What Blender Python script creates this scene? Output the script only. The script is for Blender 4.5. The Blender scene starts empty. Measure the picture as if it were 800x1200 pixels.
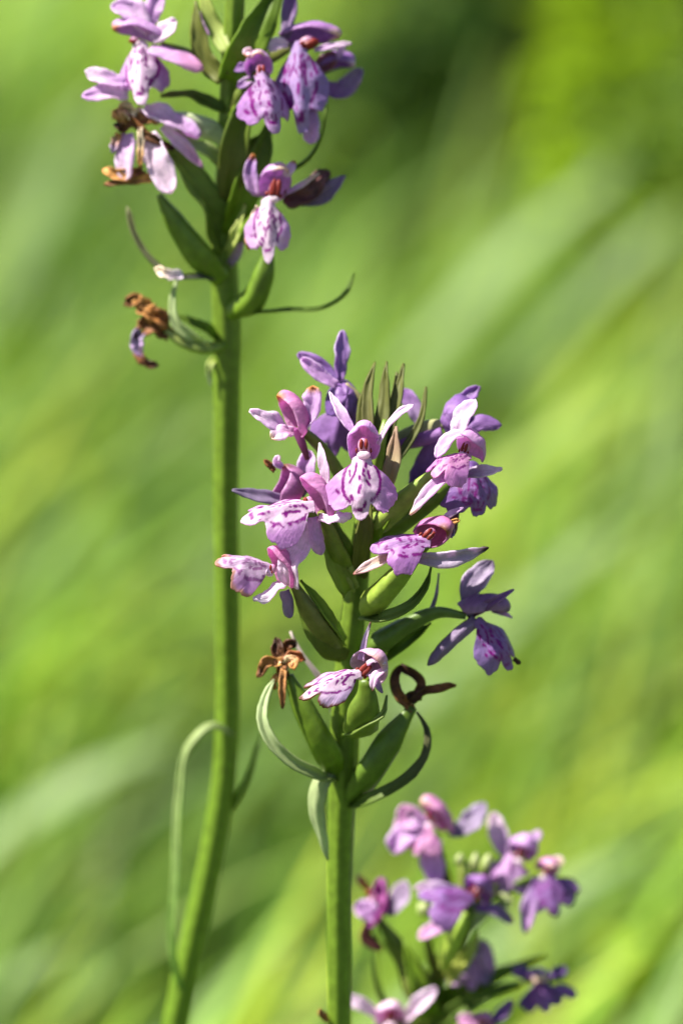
import bpy, math, random

import numpy as np
from mathutils import Vector, noise

# ------------------------------------------------------------------ camera, sky, sun, exposure
scn = bpy.context.scene
R = math.radians
PITCH = R(18.0)
FOC = 0.60                      # focus distance (m)
FOCUS_H = 0.36                  # height of the focused point above the soil
S = 0.096 / 800.0               # metres for one unit of the drawing grid at the focus distance
RX = Vector((1, 0, 0)); UP = Vector((0, math.sin(PITCH), math.cos(PITCH)))
FW = Vector((0, math.cos(PITCH), -math.sin(PITCH)))
CAM = Vector((0, 0, FOCUS_H)) - FW * FOC

cd = bpy.data.cameras.new('camera'); cam = bpy.data.objects.new('camera', cd)
scn.collection.objects.link(cam); scn.camera = cam
cam.location = CAM; cam.rotation_euler = (math.pi / 2 - PITCH, 0, 0)
cd.sensor_fit = 'HORIZONTAL'; cd.sensor_width = 24.0; cd.lens = 150.0
cd.clip_start = 0.01; cd.clip_end = 2000
cd.dof.use_dof = True; cd.dof.focus_distance = FOC; cd.dof.aperture_fstop = 150.0 / 15.0

SUN_EL, SUN_DIR = 57.0, Vector((-0.92, -0.06, 0))       # sun stands to the left
w = bpy.data.worlds.new('World'); scn.world = w; w.use_nodes = True
nt = w.node_tree; sky = nt.nodes.new('ShaderNodeTexSky'); sky.sky_type = 'NISHITA'; sky.sun_disc = False
sky.sun_elevation = R(SUN_EL); sky.sun_rotation = math.atan2(SUN_DIR.x, SUN_DIR.y)
nt.links.new(sky.outputs[0], nt.nodes['Background'].inputs[0]); nt.nodes['Background'].inputs[1].default_value = 0.05
ld = bpy.data.lights.new('sun', 'SUN'); ld.energy = 5.0; ld.angle = R(0.5); ld.color = (1.0, 0.95, 0.86)
sun = bpy.data.objects.new('sun', ld); scn.collection.objects.link(sun)
sd = SUN_DIR.normalized() * math.cos(R(SUN_EL)) + Vector((0, 0, math.sin(R(SUN_EL))))
sun.rotation_euler = (-sd).to_track_quat('-Z', 'Y').to_euler(); sun.location = (-1, 0, 2)
vs = scn.view_settings; vs.view_transform = 'Standard'; vs.look = 'None'; vs.gamma = 1.0; vs.exposure = 1.45
vs.use_curve_mapping = False
scn.render.engine = 'CYCLES'; scn.cycles.max_bounces = 7; scn.cycles.diffuse_bounces = 4; scn.cycles.transmission_bounces = 5; scn.cycles.glossy_bounces = 2

# ------------------------------------------------------------------ helpers
rnd = random.Random(7)
C = scn.collection
DOFF = 0.0                      # extra distance of the plant being built
def V(p):                       # grid point (x right, y down, d away from the viewer) -> world
    D = FOC + (p[2] + DOFF) * S; k = S * D / FOC
    return CAM + FW * D + RX * ((p[0] - 400) * k) + UP * ((600 - p[1]) * k)
def D3(v):                      # grid direction -> world direction
    return (RX * v[0] - UP * v[1] + FW * v[2]).normalized()

def spline(pts, n):             # Catmull-Rom through world points
    P = [Vector(p) for p in pts]
    if len(P) == 2: P = [P[0], P[0].lerp(P[1], .5), P[1]]
    H = [max((q - p).length, 1e-9) for p, q in zip(P, P[1:])]
    G = [(q - p) / h for p, q, h in zip(P, P[1:], H)]
    TT = [G[0]] + [(G[i] * H[i - 1] + G[i - 1] * H[i]) / (H[i] + H[i - 1]) for i in range(1, len(G))] + [G[-1]]
    L = [0.0]
    for h in H: L.append(L[-1] + h)
    out = []
    for i in range(n):
        t = L[-1] * i / (n - 1); k = 0
        while k < len(P) - 2 and t > L[k + 1]: k += 1
        u = min(1, (t - L[k]) / H[k]); u2, u3 = u * u, u * u * u
        out.append(P[k] * (2 * u3 - 3 * u2 + 1) + TT[k] * (H[k] * (u3 - 2 * u2 + u)) + P[k + 1] * (3 * u2 - 2 * u3) + TT[k + 1] * (H[k] * (u3 - u2)))
    return out
def interp(tab, s):
    for (a, x), (b, y) in zip(tab, tab[1:]):
        if s <= b: 
            f = (s - a) / max(b - a, 1e-9); f = f * f * (3 - 2 * f) * .5 + f * .5
            return x + (y - x) * f
    return tab[-1][1]
def mix(a, b, f): return tuple(x + (y - x) * f for x, y in zip(a, b))
def sst(a, b, x): 
    f = min(1, max(0, (x - a) / (b - a))); return f * f * (3 - 2 * f)

def attr_material(name, transl, rough, spec, bump=.15, bscale=900.0, var=.18, streak=False, tcol=(1, 1, 1)):
    m = bpy.data.materials.new(name); m.use_nodes = True; n = m.node_tree.nodes; l = m.node_tree.links
    b = n['Principled BSDF']; out = n['Material Output']
    a = n.new('ShaderNodeAttribute'); a.attribute_name = 'col'
    tc = n.new('ShaderNodeTexCoord')
    nz = n.new('ShaderNodeTexNoise'); nz.inputs['Scale'].default_value = bscale; nz.inputs['Detail'].default_value = 4
    l.new(tc.outputs['Object'], nz.inputs['Vector'])
    src = nz.outputs['Fac']
    if streak:                                          # veins that run along the petal
        st = n.new('ShaderNodeAttribute'); st.attribute_name = 'st'
        mp = n.new('ShaderNodeMapping'); mp.inputs['Scale'].default_value = (1.6, 11.0, 1)
        l.new(st.outputs['Vector'], mp.inputs['Vector'])
        n2 = n.new('ShaderNodeTexNoise'); n2.inputs['Scale'].default_value = 1.0; n2.inputs['Detail'].default_value = 3
        l.new(mp.outputs[0], n2.inputs['Vector'])
        av = n.new('ShaderNodeMath'); av.operation = 'MULTIPLY_ADD'; av.inputs[1].default_value = .5
        l.new(n2.outputs['Fac'], av.inputs[0])
        hf = n.new('ShaderNodeMath'); hf.operation = 'MULTIPLY'; hf.inputs[1].default_value = .5
        l.new(nz.outputs['Fac'], hf.inputs[0]); l.new(hf.outputs[0], av.inputs[2]); src = av.outputs[0]
    mr = n.new('ShaderNodeMapRange'); mr.inputs[1].default_value = .3; mr.inputs[2].default_value = .7
    mr.inputs[3].default_value = 1 - var; mr.inputs[4].default_value = 1 + var
    l.new(src, mr.inputs[0])
    vm = n.new('ShaderNodeVectorMath'); vm.operation = 'SCALE'
    l.new(a.outputs['Color'], vm.inputs[0]); l.new(mr.outputs[0], vm.inputs['Scale'])
    l.new(vm.outputs[0], b.inputs['Base Color'])
    b.inputs['Roughness'].default_value = rough; b.inputs['Specular IOR Level'].default_value = spec
    bp = n.new('ShaderNodeBump'); bp.inputs['Strength'].default_value = bump; bp.inputs['Distance'].default_value = .0004
    l.new(src, bp.inputs['Height']); l.new(bp.outputs[0], b.inputs['Normal'])
    if transl > 0:
        t = n.new('ShaderNodeBsdfTranslucent'); tm = n.new('ShaderNodeVectorMath'); tm.operation = 'MULTIPLY'
        tm.inputs[1].default_value = tcol
        l.new(vm.outputs[0], tm.inputs[0]); l.new(tm.outputs[0], t.inputs['Color'])
        mx = n.new('ShaderNodeMixShader'); mx.inputs[0].default_value = transl
        l.new(b.outputs[0], mx.inputs[1]); l.new(t.outputs[0], mx.inputs[2]); l.new(mx.outputs[0], out.inputs['Surface'])
    return m
PETAL = attr_material('petal_tissue', .45, .42, .40, .55, 1600, .24, True, (1.32, 1.08, 1.3))
GREEN = attr_material('green_tissue', .14, .42, .35, .2, 700, .2, False, (1.5, 1.5, .5))
BRACT = attr_material('bract_tissue', .28, .5, .25, .25, 700, .2, True, (1.4, 1.5, .6))
DRY = attr_material('withered_tissue', .15, .6, .35, .8, 900, .45)
BLADE = attr_material('grass_tissue', .42, .48, .22, .1, 60, .12, False, (1.35, 1.35, .55))

def mesh_obj(name, verts, faces, mat, parent, cols, st=None, thick=0.0, kind=None, base=None):
    b = base if base is not None else (parent['_o'] if parent is not None and '_o' in parent else (0, 0, 0))
    me = bpy.data.meshes.new(name)
    me.from_pydata([(v[0] - b[0], v[1] - b[1], v[2] - b[2]) for v in verts], [], faces)
    at = me.attributes.new('col', 'FLOAT_COLOR', 'POINT')
    at.data.foreach_set('color', [x for c in cols for x in (c[0], c[1], c[2], 1.0)])
    if st is not None:
        a2 = me.attributes.new('st', 'FLOAT_VECTOR', 'POINT')
        a2.data.foreach_set('vector', [x for c in st for x in (c[0], c[1], c[2])])
    me.polygons.foreach_set('use_smooth', [True] * len(me.polygons))
    me.materials.append(mat)
    o = bpy.data.objects.new(name, me); C.objects.link(o)
    if parent is not None: o.parent = parent; o['_o'] = tuple(b)
    if kind: o['kind'] = kind
    if thick:
        md = o.modifiers.new('thickness', 'SOLIDIFY'); md.thickness = thick; md.offset = 0.0
    return o

PROF = {
 'ovate': [(0, .42), (.25, .8), (.55, 1.0), (.8, .82), (.92, .52), (1, .06)],
 'lance': [(0, .5), (.2, .85), (.45, 1.0), (.75, .7), (.92, .32), (1, .03)],
 'spoon': [(0, .55), (.3, .62), (.6, .85), (.82, 1.0), (.94, .75), (1, .1)],
 'strap': [(0, .8), (.2, .95), (.6, 1.0), (.85, .8), (.95, .5), (1, .05)],
 'needle': [(0, 1.0), (.3, .85), (.6, .6), (.85, .3), (1, .04)],
 'leaf': [(0, .75), (.2, 1.0), (.5, .9), (.8, .5), (1, .03)],
}
def ribbon(name, parent, pts, wid, c0, c1=None, tip=None, prof='ovate', n=(0, -.25, -1), cup=.25, twist=0.0,
           mat=None, rip=.15, ns=18, nt_=9, thick=.00022, crumple=0.0, mid=None, wp=None, world=False):
    """a petal, sepal or bract: a cupped, veined sheet along a curved spine"""
    c1 = c1 or c0
    W = [Vector(p) for p in pts] if world else [V(p) for p in pts]
    sp = spline(W, ns); hw = wid * S * .5 if not world else wid * .5
    seed = Vector((rnd.random() * 50, rnd.random() * 50, rnd.random() * 50))
    N0 = D3(n) if not world else Vector(n).normalized()
    vs_, cs, st = [], [], []
    for i, c in enumerate(sp):
        s = i / (ns - 1)
        T = (sp[min(i + 1, ns - 1)] - sp[max(i - 1, 0)]).normalized()
        N = N0 - T * N0.dot(T)
        if N.length < 1e-3: N = T.orthogonal()
        N.normalize(); B = T.cross(N)
        a = twist * s
        N, B = N * math.cos(a) + B * math.sin(a), B * math.cos(a) - N * math.sin(a)
        hwid = hw * (interp(wp, s) if wp else interp(PROF[prof], s))
        for j in range(nt_):
            t = -1 + 2 * j / (nt_ - 1)
            z = cup * hwid * (t * t - .35) - .10 * hw * math.exp(-(t / .18) ** 2) * (cup > 0)
            q = c + B * (hwid * t * (1 - .12 * abs(cup)))
            z += hw * rip * (3.0 * noise.noise(seed + Vector((s * 3.2, t * 1.7, 0))) * (.3 + abs(t)) + 1.6 * t * abs(t) * noise.noise(seed + Vector((s * 8, t, 4))))
            e = 1 + .12 * noise.noise(seed + Vector((s * 6, t * 2, 7))) + .06 * noise.noise(seed + Vector((s * 17, t * 2, 9)))
            q = c + (q - c) * e + N * z
            if crumple:
                q += Vector((noise.noise(seed + Vector((s * 5, t * 2, 1))), noise.noise(seed + Vector((s * 5, t * 2, 11))),
                             noise.noise(seed + Vector((s * 5, t * 2, 21))))) * hw * crumple
            vs_.append(q)
            col = mix(c0, c1, sst(.05, .95, s))
            if mid: col = mix(col, mid, .7 * math.exp(-(t / .22) ** 2) * (1 - sst(.75, 1, s)))
            if mat is None: col = mix(col, (.78, .70, .82), .45 * sst(.72, 1.0, abs(t)) * (col[0] > .33))  # rim paled in the colour, imitating light through the thin edge
            if tip: col = mix(col, tip, sst(.80, .97, s + .05 * noise.noise(seed + Vector((s * 8, t * 3, 3)))))
            cs.append(col); st.append((s * 3 + seed.x, t * 1.0 + seed.y, 0))
    fs = [(i * nt_ + j, i * nt_ + j + 1, (i + 1) * nt_ + j + 1, (i + 1) * nt_ + j) for i in range(ns - 1) for j in range(nt_ - 1)]
    return mesh_obj(name, vs_, fs, mat or PETAL, parent, cs, st, thick)

def tube(name, parent, pts, rad, c0, c1=None, mat=None, rib=0.0, nrib=3, ns=22, nr=14, twist=0.0, cmid=None, world=False, lit=None):
    """a closed tapering stalk; rad = table of (s, diameter in grid units)"""
    c1 = c1 or c0
    sp = spline([Vector(p) for p in pts] if world else [V(p) for p in pts], ns)
    vs_, cs, st = [], [], []; prev = None
    seed = Vector((rnd.random() * 50, 0, 0))
    for i, c in enumerate(sp):
        s = i / (ns - 1); T = (sp[min(i + 1, ns - 1)] - sp[max(i - 1, 0)]).normalized()
        N = (prev - T * prev.dot(T)).normalized() if prev else T.cross(RX).cross(T).normalized() if abs(T.dot(RX)) < .9 else T.orthogonal().normalized()
        prev = N; B = T.cross(N); r = interp(rad, s) * (S if not world else 1) * .5
        for j in range(nr):
            a = 2 * math.pi * j / nr
            k = 1 + rib * math.cos(nrib * a + twist * s) + .03 * noise.noise(seed + Vector((s * 6, a, 0)))
            vs_.append(c + (N * math.cos(a) + B * math.sin(a)) * r * k)
            col = mix(c0, c1, s) if not cmid else (mix(c0, cmid, s * 2) if s < .5 else mix(cmid, c1, s * 2 - 1))
            g = 1 + .12 * math.cos(nrib * a + twist * s)
            cs.append(tuple(x * g for x in col)); st.append((s * 4, a, 0))
    n = len(vs_)
    fs = [(i * nr + j, i * nr + (j + 1) % nr, (i + 1) * nr + (j + 1) % nr, (i + 1) * nr + j) for i in range(ns - 1) for j in range(nr)]
    vs_ += [sp[0], sp[-1]]; cs += [c0, c1]; st += [(0, 0, 0), (4, 0, 0)]
    fs += [(n, (j + 1) % nr, j) for j in range(nr)] + [(n + 1, (ns - 1) * nr + j, (ns - 1) * nr + (j + 1) % nr) for j in range(nr)]
    return mesh_obj(name, vs_, fs, mat or GREEN, parent, cs, st)

def blob(name, parent, cen, ax, rx, ry, rz, col, mat=None, lump=.0, col2=None):
    """small rounded body: rx across, ry along the grid direction ax, rz in depth"""
    c = V(cen); A = D3(ax); N = D3((0, -.1, -1)); N = (N - A * N.dot(A)).normalized(); B = A.cross(N)
    vs_, cs = [], []; nu, nv = 14, 9; seed = Vector((rnd.random() * 50, 1, 1))
    for i in range(nv):
        th = math.pi * i / (nv - 1)
        for j in range(nu):
            ph = 2 * math.pi * j / nu
            d = Vector((math.sin(th) * math.cos(ph), math.cos(th), math.sin(th) * math.sin(ph)))
            k = S * (1 + lump * noise.noise(seed + d * 2.2))
            vs_.append(c + B * d.x * rx * k + A * d.y * ry * k + N * d.z * rz * k)
            cs.append(mix(col, col2, .5 + .5 * d.y) if col2 else col)
    fs = [(i * nu + j, i * nu + (j + 1) % nu, (i + 1) * nu + (j + 1) % nu, (i + 1) * nu + j) for i in range(nv - 1) for j in range(nu)]
    return mesh_obj(name, vs_, fs, mat or PETAL, parent, cs, [(0, 0, 0)] * len(vs_))

# pigments (linear); PU and DP are the lilac with shade worked in
WH = (.78, .65, .76); LI = (.60, .38, .65); PK = (.67, .35, .58); PU = (.31, .16, .42); DP = (.17, .085, .30)
MG = (.40, .10, .34); RD = (.27, .035, .025); CR = (.72, .58, .42); OR = (.52, .25, .07); BR = (.20, .075, .022); DB = (.05, .017, .008)
GR = (.145, .24, .016); DG = (.085, .145, .013); YG = (.36, .42, .10); OL = (.13, .145, .03); PG = (.42, .5, .26); GP = (.30, .22, .36)
MK = (.23, .006, .22)

R_TAB = [(0, 1.0), (4, .985), (7.5, .92), (10.5, .80), (12.5, .74), (15, .78), (20, .88), (27, .925), (36, .89), (45, .82), (54, .72), (60, .5), (66, .29), (74, .17)]
STROKES = [([(-.2, .05), (-.26, .15), (-.30, .3), (-.295, .5), (-.25, .62), (-.17, .70)], .020), ([(.2, .05), (.26, .15), (.31, .3), (.30, .47), (.24, .60), (.17, .66)], .020),
           ([(-.08, .05), (-.09, .16), (-.13, .27), (-.19, .38)], .015), ([(.06, .05), (.06, .12)], .017), ([(.1, .18), (.13, .3)], .018), ([(.08, .34), (.14, .42)], .018),
           ([(-.2, .17), (-.19, .27)], .014), ([(-.03, .28), (-.02, .33)], .016), ([(-.01, .43), (-.02, .48), (-.04, .55)], .02), ([(-.16, .6), (-.13, .66)], .022),
           ([(.07, .7), (.06, .77)], .018), ([(-.08, .83), (.02, .82)], .024), ([(.03, .16), (.03, .2)], .015), ([(.02, .24), (.05, .27)], .014), ([(-.4, .5), (-.36, .54)], .02)]
def seg_d(px, py, a, b):
    dx, dy = b[0] - a[0], b[1] - a[1]; t = max(0, min(1, ((px - a[0]) * dx + (py - a[1]) * dy) / (dx * dx + dy * dy + 1e-9)))
    return math.hypot(px - a[0] - dx * t, py - a[1] - dy * t)
def lip(parent, th, tp, n=(0, -.4, -1), ws=1.0, back=.5, bow=.15, c_mid=(.74, .58, .72), c_lobe=(.60, .32, .64), mk=1.0, tip=None, seed=0, hi=True, lobe=1.0, curl=0.0):
    """three-lobed lip with loops and dashes"""
    a, b = V(th), V(tp); L = (b - a).length; A = (b - a).normalized(); N = D3(n); N = (N - A * N.dot(A)).normalized(); B = N.cross(A)
    nr, na = (46, 89) if hi else (16, 37)
    sv = Vector((seed * 3.7 + 1, seed * 1.9, 2)); rr = random.Random(seed + 5)
    jig = [[(x + rr.uniform(-.03, .03) * (seed != 0), y + rr.uniform(-.03, .03) * (seed != 0)) for x, y in pl] for pl, _ in STROKES]
    dots = [] if seed == 0 else [(rr.uniform(-.28, .28), rr.uniform(.08, .8), rr.uniform(.014, .026)) for _ in range(18)]
    vs_, cs, st = [], [], []
    for i in range(nr):
        r = i / (nr - 1)
        for j in range(na):
            ang = -74 + 148 * j / (na - 1); f = abs(ang)
            Rm = interp(R_TAB, f); Rm = Rm * (1 + (lobe - 1) * sst(11, 20, f)) * (1 + .07 * noise.noise(sv + Vector((ang * .10, 0, 0))) + .03 * noise.noise(sv + Vector((ang * .4, 5, 0))))
            rad = r * Rm; nk = 1 - sst(0, .35, r)
            x = (rad * math.sin(R(ang)) + .16 * nk * ang / 74) * ws; y = rad * math.cos(R(ang)) - .10 * (1 - r) ** 3 * math.cos(R(ang * .9))
            z = -back * x * x * 1.6 + bow * math.sin(math.pi * min(1, y)) * .5 + .05 * (noise.noise(sv + Vector((x * 4, y * 4, 0))) * 1.3 + .35 * noise.noise(sv + Vector((x * 9, y * 9, 5)))) * r
            z += .05 * math.exp(-(x / .07) ** 2) * (1 - sst(.5, .9, y)) - curl * sst(.6, 1, rad) * .25
            vs_.append(a + (B * x + A * y + N * z) * L)
            col = mix(c_mid, c_lobe, sst(.16, .42, abs(x / ws) + .12 * sst(.6, 1, y) + .06 * noise.noise(sv + Vector((x * 6, y * 6, 9)))))
            if mk:
                m = 0
                for pl, (_, wd) in zip(jig, STROKES):
                    for p0, p1 in zip(pl, pl[1:]):
                        dd = seg_d(x / ws, y, p0, p1); dd += .012 * noise.noise(sv + Vector((x * 25, y * 25, 3)))
                        m = max(m, 1 - sst(wd * .9, wd * 1.8, dd))
                if seed: m *= sst(-.34, -.10, noise.noise(sv + Vector((x * 9, y * 9, 17))))
                for dx_, dy_, dr_ in dots: m = max(m, 1 - sst(dr_ * .8, dr_ * 1.6, math.hypot((x / ws - dx_) * 1.3, (y - dy_) * .8)))
                col = mix(col, MK, m * mk)
            if tip: col = mix(col, tip, sst(.9, .985, r + .06 * noise.noise(sv + Vector((ang * .2, r * 3, 4)))))
            cs.append(col); st.append((r * 2, ang * .05 + seed, 0))
    fs = [(i * na + j, i * na + j + 1, (i + 1) * na + j + 1, (i + 1) * na + j) for i in range(nr - 1) for j in range(na - 1)]
    return mesh_obj('lip', vs_, fs, PETAL, parent, cs, st, .00022)

def hood(parent, cen, up, op, wd, ht, dp, c0=PK, c1=LI, tip=None, inner=None, beak=28, seed=0, amin=60, aside=86, amax=106):
    """helmet of the dorsal sepal and two petals, open towards op"""
    O = D3(op); Y = D3(up); Y = (Y - O * Y.dot(O)).normalized(); X = Y.cross(O); c = V(cen) - Y * (.10 * ht * S); ht *= 1.12
    sv = Vector((seed * 2.3, 4, seed)); nu, nv = 32, 14; vs_, cs, st = [], [], []
    for i in range(nv):
        for j in range(nu):
            ph = 2 * math.pi * j / nu; sn = math.sin(ph)
            am = amin + (max(aside, amin) - amin) * sst(-1.0, -.62, sn) + (max(amax, amin) - max(aside, amin)) * sst(.15, .85, sn) + beak * .6 * max(0, sn) ** 6
            al = R(am) * i / (nv - 1)
            k = 1 + .13 * noise.noise(sv + Vector((math.cos(ph) * 1.3, sn * 1.3, i * .17))) - .07 * math.exp(-((abs(math.cos(ph)) - .55) / .12) ** 2) * (sn > 0) * i / nv
            k *= 1 + .05 * abs(math.cos(ph * 1.5 + .8)) * i / nv
            ext = 1 + .16 * max(0, sn) ** 8 * (i / (nv - 1)) ** 2
            vs_.append(c + (X * (wd * .5 * math.sin(al) * math.cos(ph)) + Y * (ht * .5 * math.sin(al) * sn * ext) - O * (dp * math.cos(al))) * (S * k))
            col = mix(c0, c1, sst(.2, .95, i / (nv - 1)))
            if tip: col = mix(col, tip, sst(.72, 1.0, i / (nv - 1)) * sst(.75, .97, sn))
            cs.append(col); st.append((i * .12 + seed, abs(ph - math.pi / 2) * .55, 0))
    fs = [(i * nu + j, i * nu + (j + 1) % nu, (i + 1) * nu + (j + 1) % nu, (i + 1) * nu + j) for i in range(nv - 1) for j in range(nu)]
    return mesh_obj('hood', vs_, fs, PETAL, parent, cs, st, .0002)

def along(p, v, k):
    m = math.sqrt(sum(x * x for x in v)); return tuple(a + x / m * k for a, x in zip(p, v))

def throat(parent, cen, up, op, sz, red=1.0):
    """column with two dark red anther halves and the pale stigma below them"""
    cen = along(cen, up, .10 * sz)
    o = blob('column', parent, along(along(cen, op, -.1 * sz), up, -.05 * sz), up, .28 * sz, .42 * sz, .30 * sz, (.62, .40, .45), col2=PK)
    # sideways direction in the grid
    u, q = D3(up), D3(op); s = u.cross(q)
    sx = (s.dot(RX), -s.dot(UP), s.dot(FW))
    for k in (-1, 1):
        blob('anther', parent, along(along(along(cen, op, .2 * sz), sx, k * .12 * sz), up, .10 * sz), up, .11 * sz * red, .30 * sz * red, .12 * sz, RD, lump=.3)
        blob('anther_cheek', parent, along(along(along(cen, op, .14 * sz), sx, k * .34 * sz), up, -.22 * sz), up, .06 * sz * red, .12 * sz, .08 * sz, RD, lump=.3)
    blob('stigma', parent, along(along(cen, op, .16 * sz), up, -.42 * sz), up, .32 * sz, .20 * sz, .16 * sz, (.80, .68, .74), lump=.15)

def empty(name, loc, label, cat, group=None):
    o = bpy.data.objects.new(name, None); C.objects.link(o); o.location = loc; o['label'] = label; o['category'] = cat
    o.empty_display_size = .01
    if group: o['group'] = group
    o['_o'] = tuple(loc)
    return o
def part(fn, *a, **k): return fn(*a, **k)

def flower(plant, stalk, rad=None, c0=GR, c1=OL, rib=.12):
    """the part 'flower': its twisted ovary carries hood, lip, sepals and spur as sub-parts"""
    return tube('flower', plant, stalk, rad or [(0, 8), (.3, 17), (.7, 15), (1, 7)], c0, c1, rib=rib, nrib=3, twist=3.0)
def sepal(f, pts, wid, c0=LI, c1=None, **k): return ribbon('sepal', f, pts, wid, c0, c1, **k)
def bract(plant, pts, wid, c0=GR, c1=None, **k):
    k.setdefault('prof', 'leaf'); k.setdefault('cup', .35); k.setdefault('mat', BRACT); k.setdefault('thick', .0003)
    return ribbon('bract', plant, pts, wid, c0, c1, **k)
def dry(parent, pts, wid, c0=BR, c1=None, name='withered_petal', **k):
    k.setdefault('prof', 'strap'); k.setdefault('cup', .5); k.setdefault('crumple', .55); k.setdefault('rip', .2)
    return ribbon(name, parent, pts, wid, c0, c1, mat=DRY, **k)

# ------------------------------------------------------------------ ground
def ground_height(x, y): return .012 * noise.noise(Vector((x * 3, y * 3, 0))) * min(1, max(0, 6 - abs(x)) / 3)
gm = bpy.data.materials.new('soil_and_moss'); gm.use_nodes = True
n_ = gm.node_tree.nodes; l_ = gm.node_tree.links
tc_ = n_.new('ShaderNodeTexCoord'); nz_ = n_.new('ShaderNodeTexNoise'); nz_.inputs['Scale'].default_value = 14; nz_.inputs['Detail'].default_value = 8
l_.new(tc_.outputs['Object'], nz_.inputs['Vector'])
cr_ = n_.new('ShaderNodeValToRGB'); cr_.color_ramp.elements[0].position = .35; cr_.color_ramp.elements[0].color = (.035, .05, .012, 1)
cr_.color_ramp.elements[1].position = .65; cr_.color_ramp.elements[1].color = (.09, .13, .02, 1)
l_.new(nz_.outputs['Fac'], cr_.inputs[0]); l_.new(cr_.outputs[0], n_['Principled BSDF'].inputs['Base Color'])
n_['Principled BSDF'].inputs['Roughness'].default_value = .9
bp_ = n_.new('ShaderNodeBump'); bp_.inputs['Distance'].default_value = .02; l_.new(nz_.outputs['Fac'], bp_.inputs['Height']); l_.new(bp_.outputs[0], n_['Principled BSDF'].inputs['Normal'])
def axis_steps():
    a = list(np.arange(-3, 3.01, .1)); o = [3.5, 4.5, 6, 9, 14, 25, 50, 100, 250, 600]
    return [-x for x in reversed(o)] + a + o
ax_ = axis_steps(); gv = [(x, y, ground_height(x, y)) for y in ax_ for x in ax_]; k_ = len(ax_)
gf = [(j * k_ + i, j * k_ + i + 1, (j + 1) * k_ + i + 1, (j + 1) * k_ + i) for j in range(k_ - 1) for i in range(k_ - 1)]
ground = mesh_obj('ground', gv, gf, gm, None, [(0, 0, 0)] * len(gv), kind='structure')

# ------------------------------------------------------------------ grass of the meadow (uncountable)
def blades(name, cx0, cx1, cy0, cy1, num, hmin, hmax, wmin, wmax, lean, seed, pal, skip=None, seg=6):
    g = np.random.default_rng(seed); VV, FF, CC = [], [], []
    for _ in range(num):
        x, y = g.uniform(cx0, cx1), g.uniform(cy0, cy1)
        if skip and skip(x, y, g): continue
        big = noise.noise(Vector((x * 3.1 + 9, y * 2.3, seed))); big2 = noise.noise(Vector((x * 7 + 3, y * 5, seed + 5)))
        h = g.uniform(hmin, hmax) * (1 + .35 * big); wd = g.uniform(wmin, wmax)
        az = g.normal(lean[0], lean[1]); ln = abs(g.normal(lean[2], lean[3])); dx, dy = math.cos(az), math.sin(az)
        c = pal[int(min(len(pal) - 1, max(0, (big * .9 + .5 + g.normal(0, .28)) * len(pal))))]
        k = g.uniform(.75, 1.3) * max(.25, 1 + .95 * big2 + .5 * big); c = (c[0] * k, c[1] * k, c[2] * k)
        px, py = -dy, dx; tw = g.uniform(-.9, .9)
        ca, sa = math.cos(tw), math.sin(tw); bxx, byy = px * ca - py * sa, px * sa + py * ca
        z0 = ground_height(x, y) - .004; i0 = len(VV)
        for s in range(seg + 1):
            t = s / seg; a = ln * (.35 * t + .65 * t * t)
            hx = h * (ln * (.45 * t + .55 * t ** 2.2)) ; hz = h * (t - .28 * ln * t ** 2.6)
            ww = wd * .5 * (1 - t ** 2.2) + .0001
            q = (x + dx * hx, y + dy * hx, z0 + max(hz, 0))
            VV.append((q[0] - bxx * ww, q[1] - byy * ww, q[2])); VV.append((q[0] + bxx * ww, q[1] + byy * ww, q[2]))
            cc = mix(c, (c[0] * 1.25, c[1] * 1.05, c[2]), t); CC += [cc, cc]
            if s: b = i0 + 2 * s; FF.append((b - 2, b - 1, b + 1, b))
    return mesh_obj(name, VV, FF, BLADE, None, CC, kind='stuff')
PAL = [(.052, .13, .016), (.085, .19, .020), (.125, .25, .024), (.17, .295, .028), (.245, .335, .036), (.16, .28, .085)]
def far_skip(x, y, g):
    return False
mead = blades('meadow_grass', -.8, .8, .20, 3.2, 17000, .08, .19, .0035, .0075, (.25, .7, .75, .3), 3, PAL, far_skip)
mead['label'] = 'blurred bright green meadow grass filling the ground behind the orchids'; mead['category'] = 'grass'
near = blades('short_grass', -.5, .5, -.75, .20, 2600, .04, .10, .002, .004, (.25, .9, .6, .3), 8, PAL)
near['label'] = 'short green grass around the feet of the orchids'; near['category'] = 'grass'
back = blades('distant_meadow_grass', -2.4, 2.4, 3.2, 7.5, 9000, .12, .3, .006, .012, (.25, .8, .7, .3), 12, PAL, seg=4)
back['label'] = 'taller meadow grass far behind the orchids'; back['category'] = 'grass'


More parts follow.
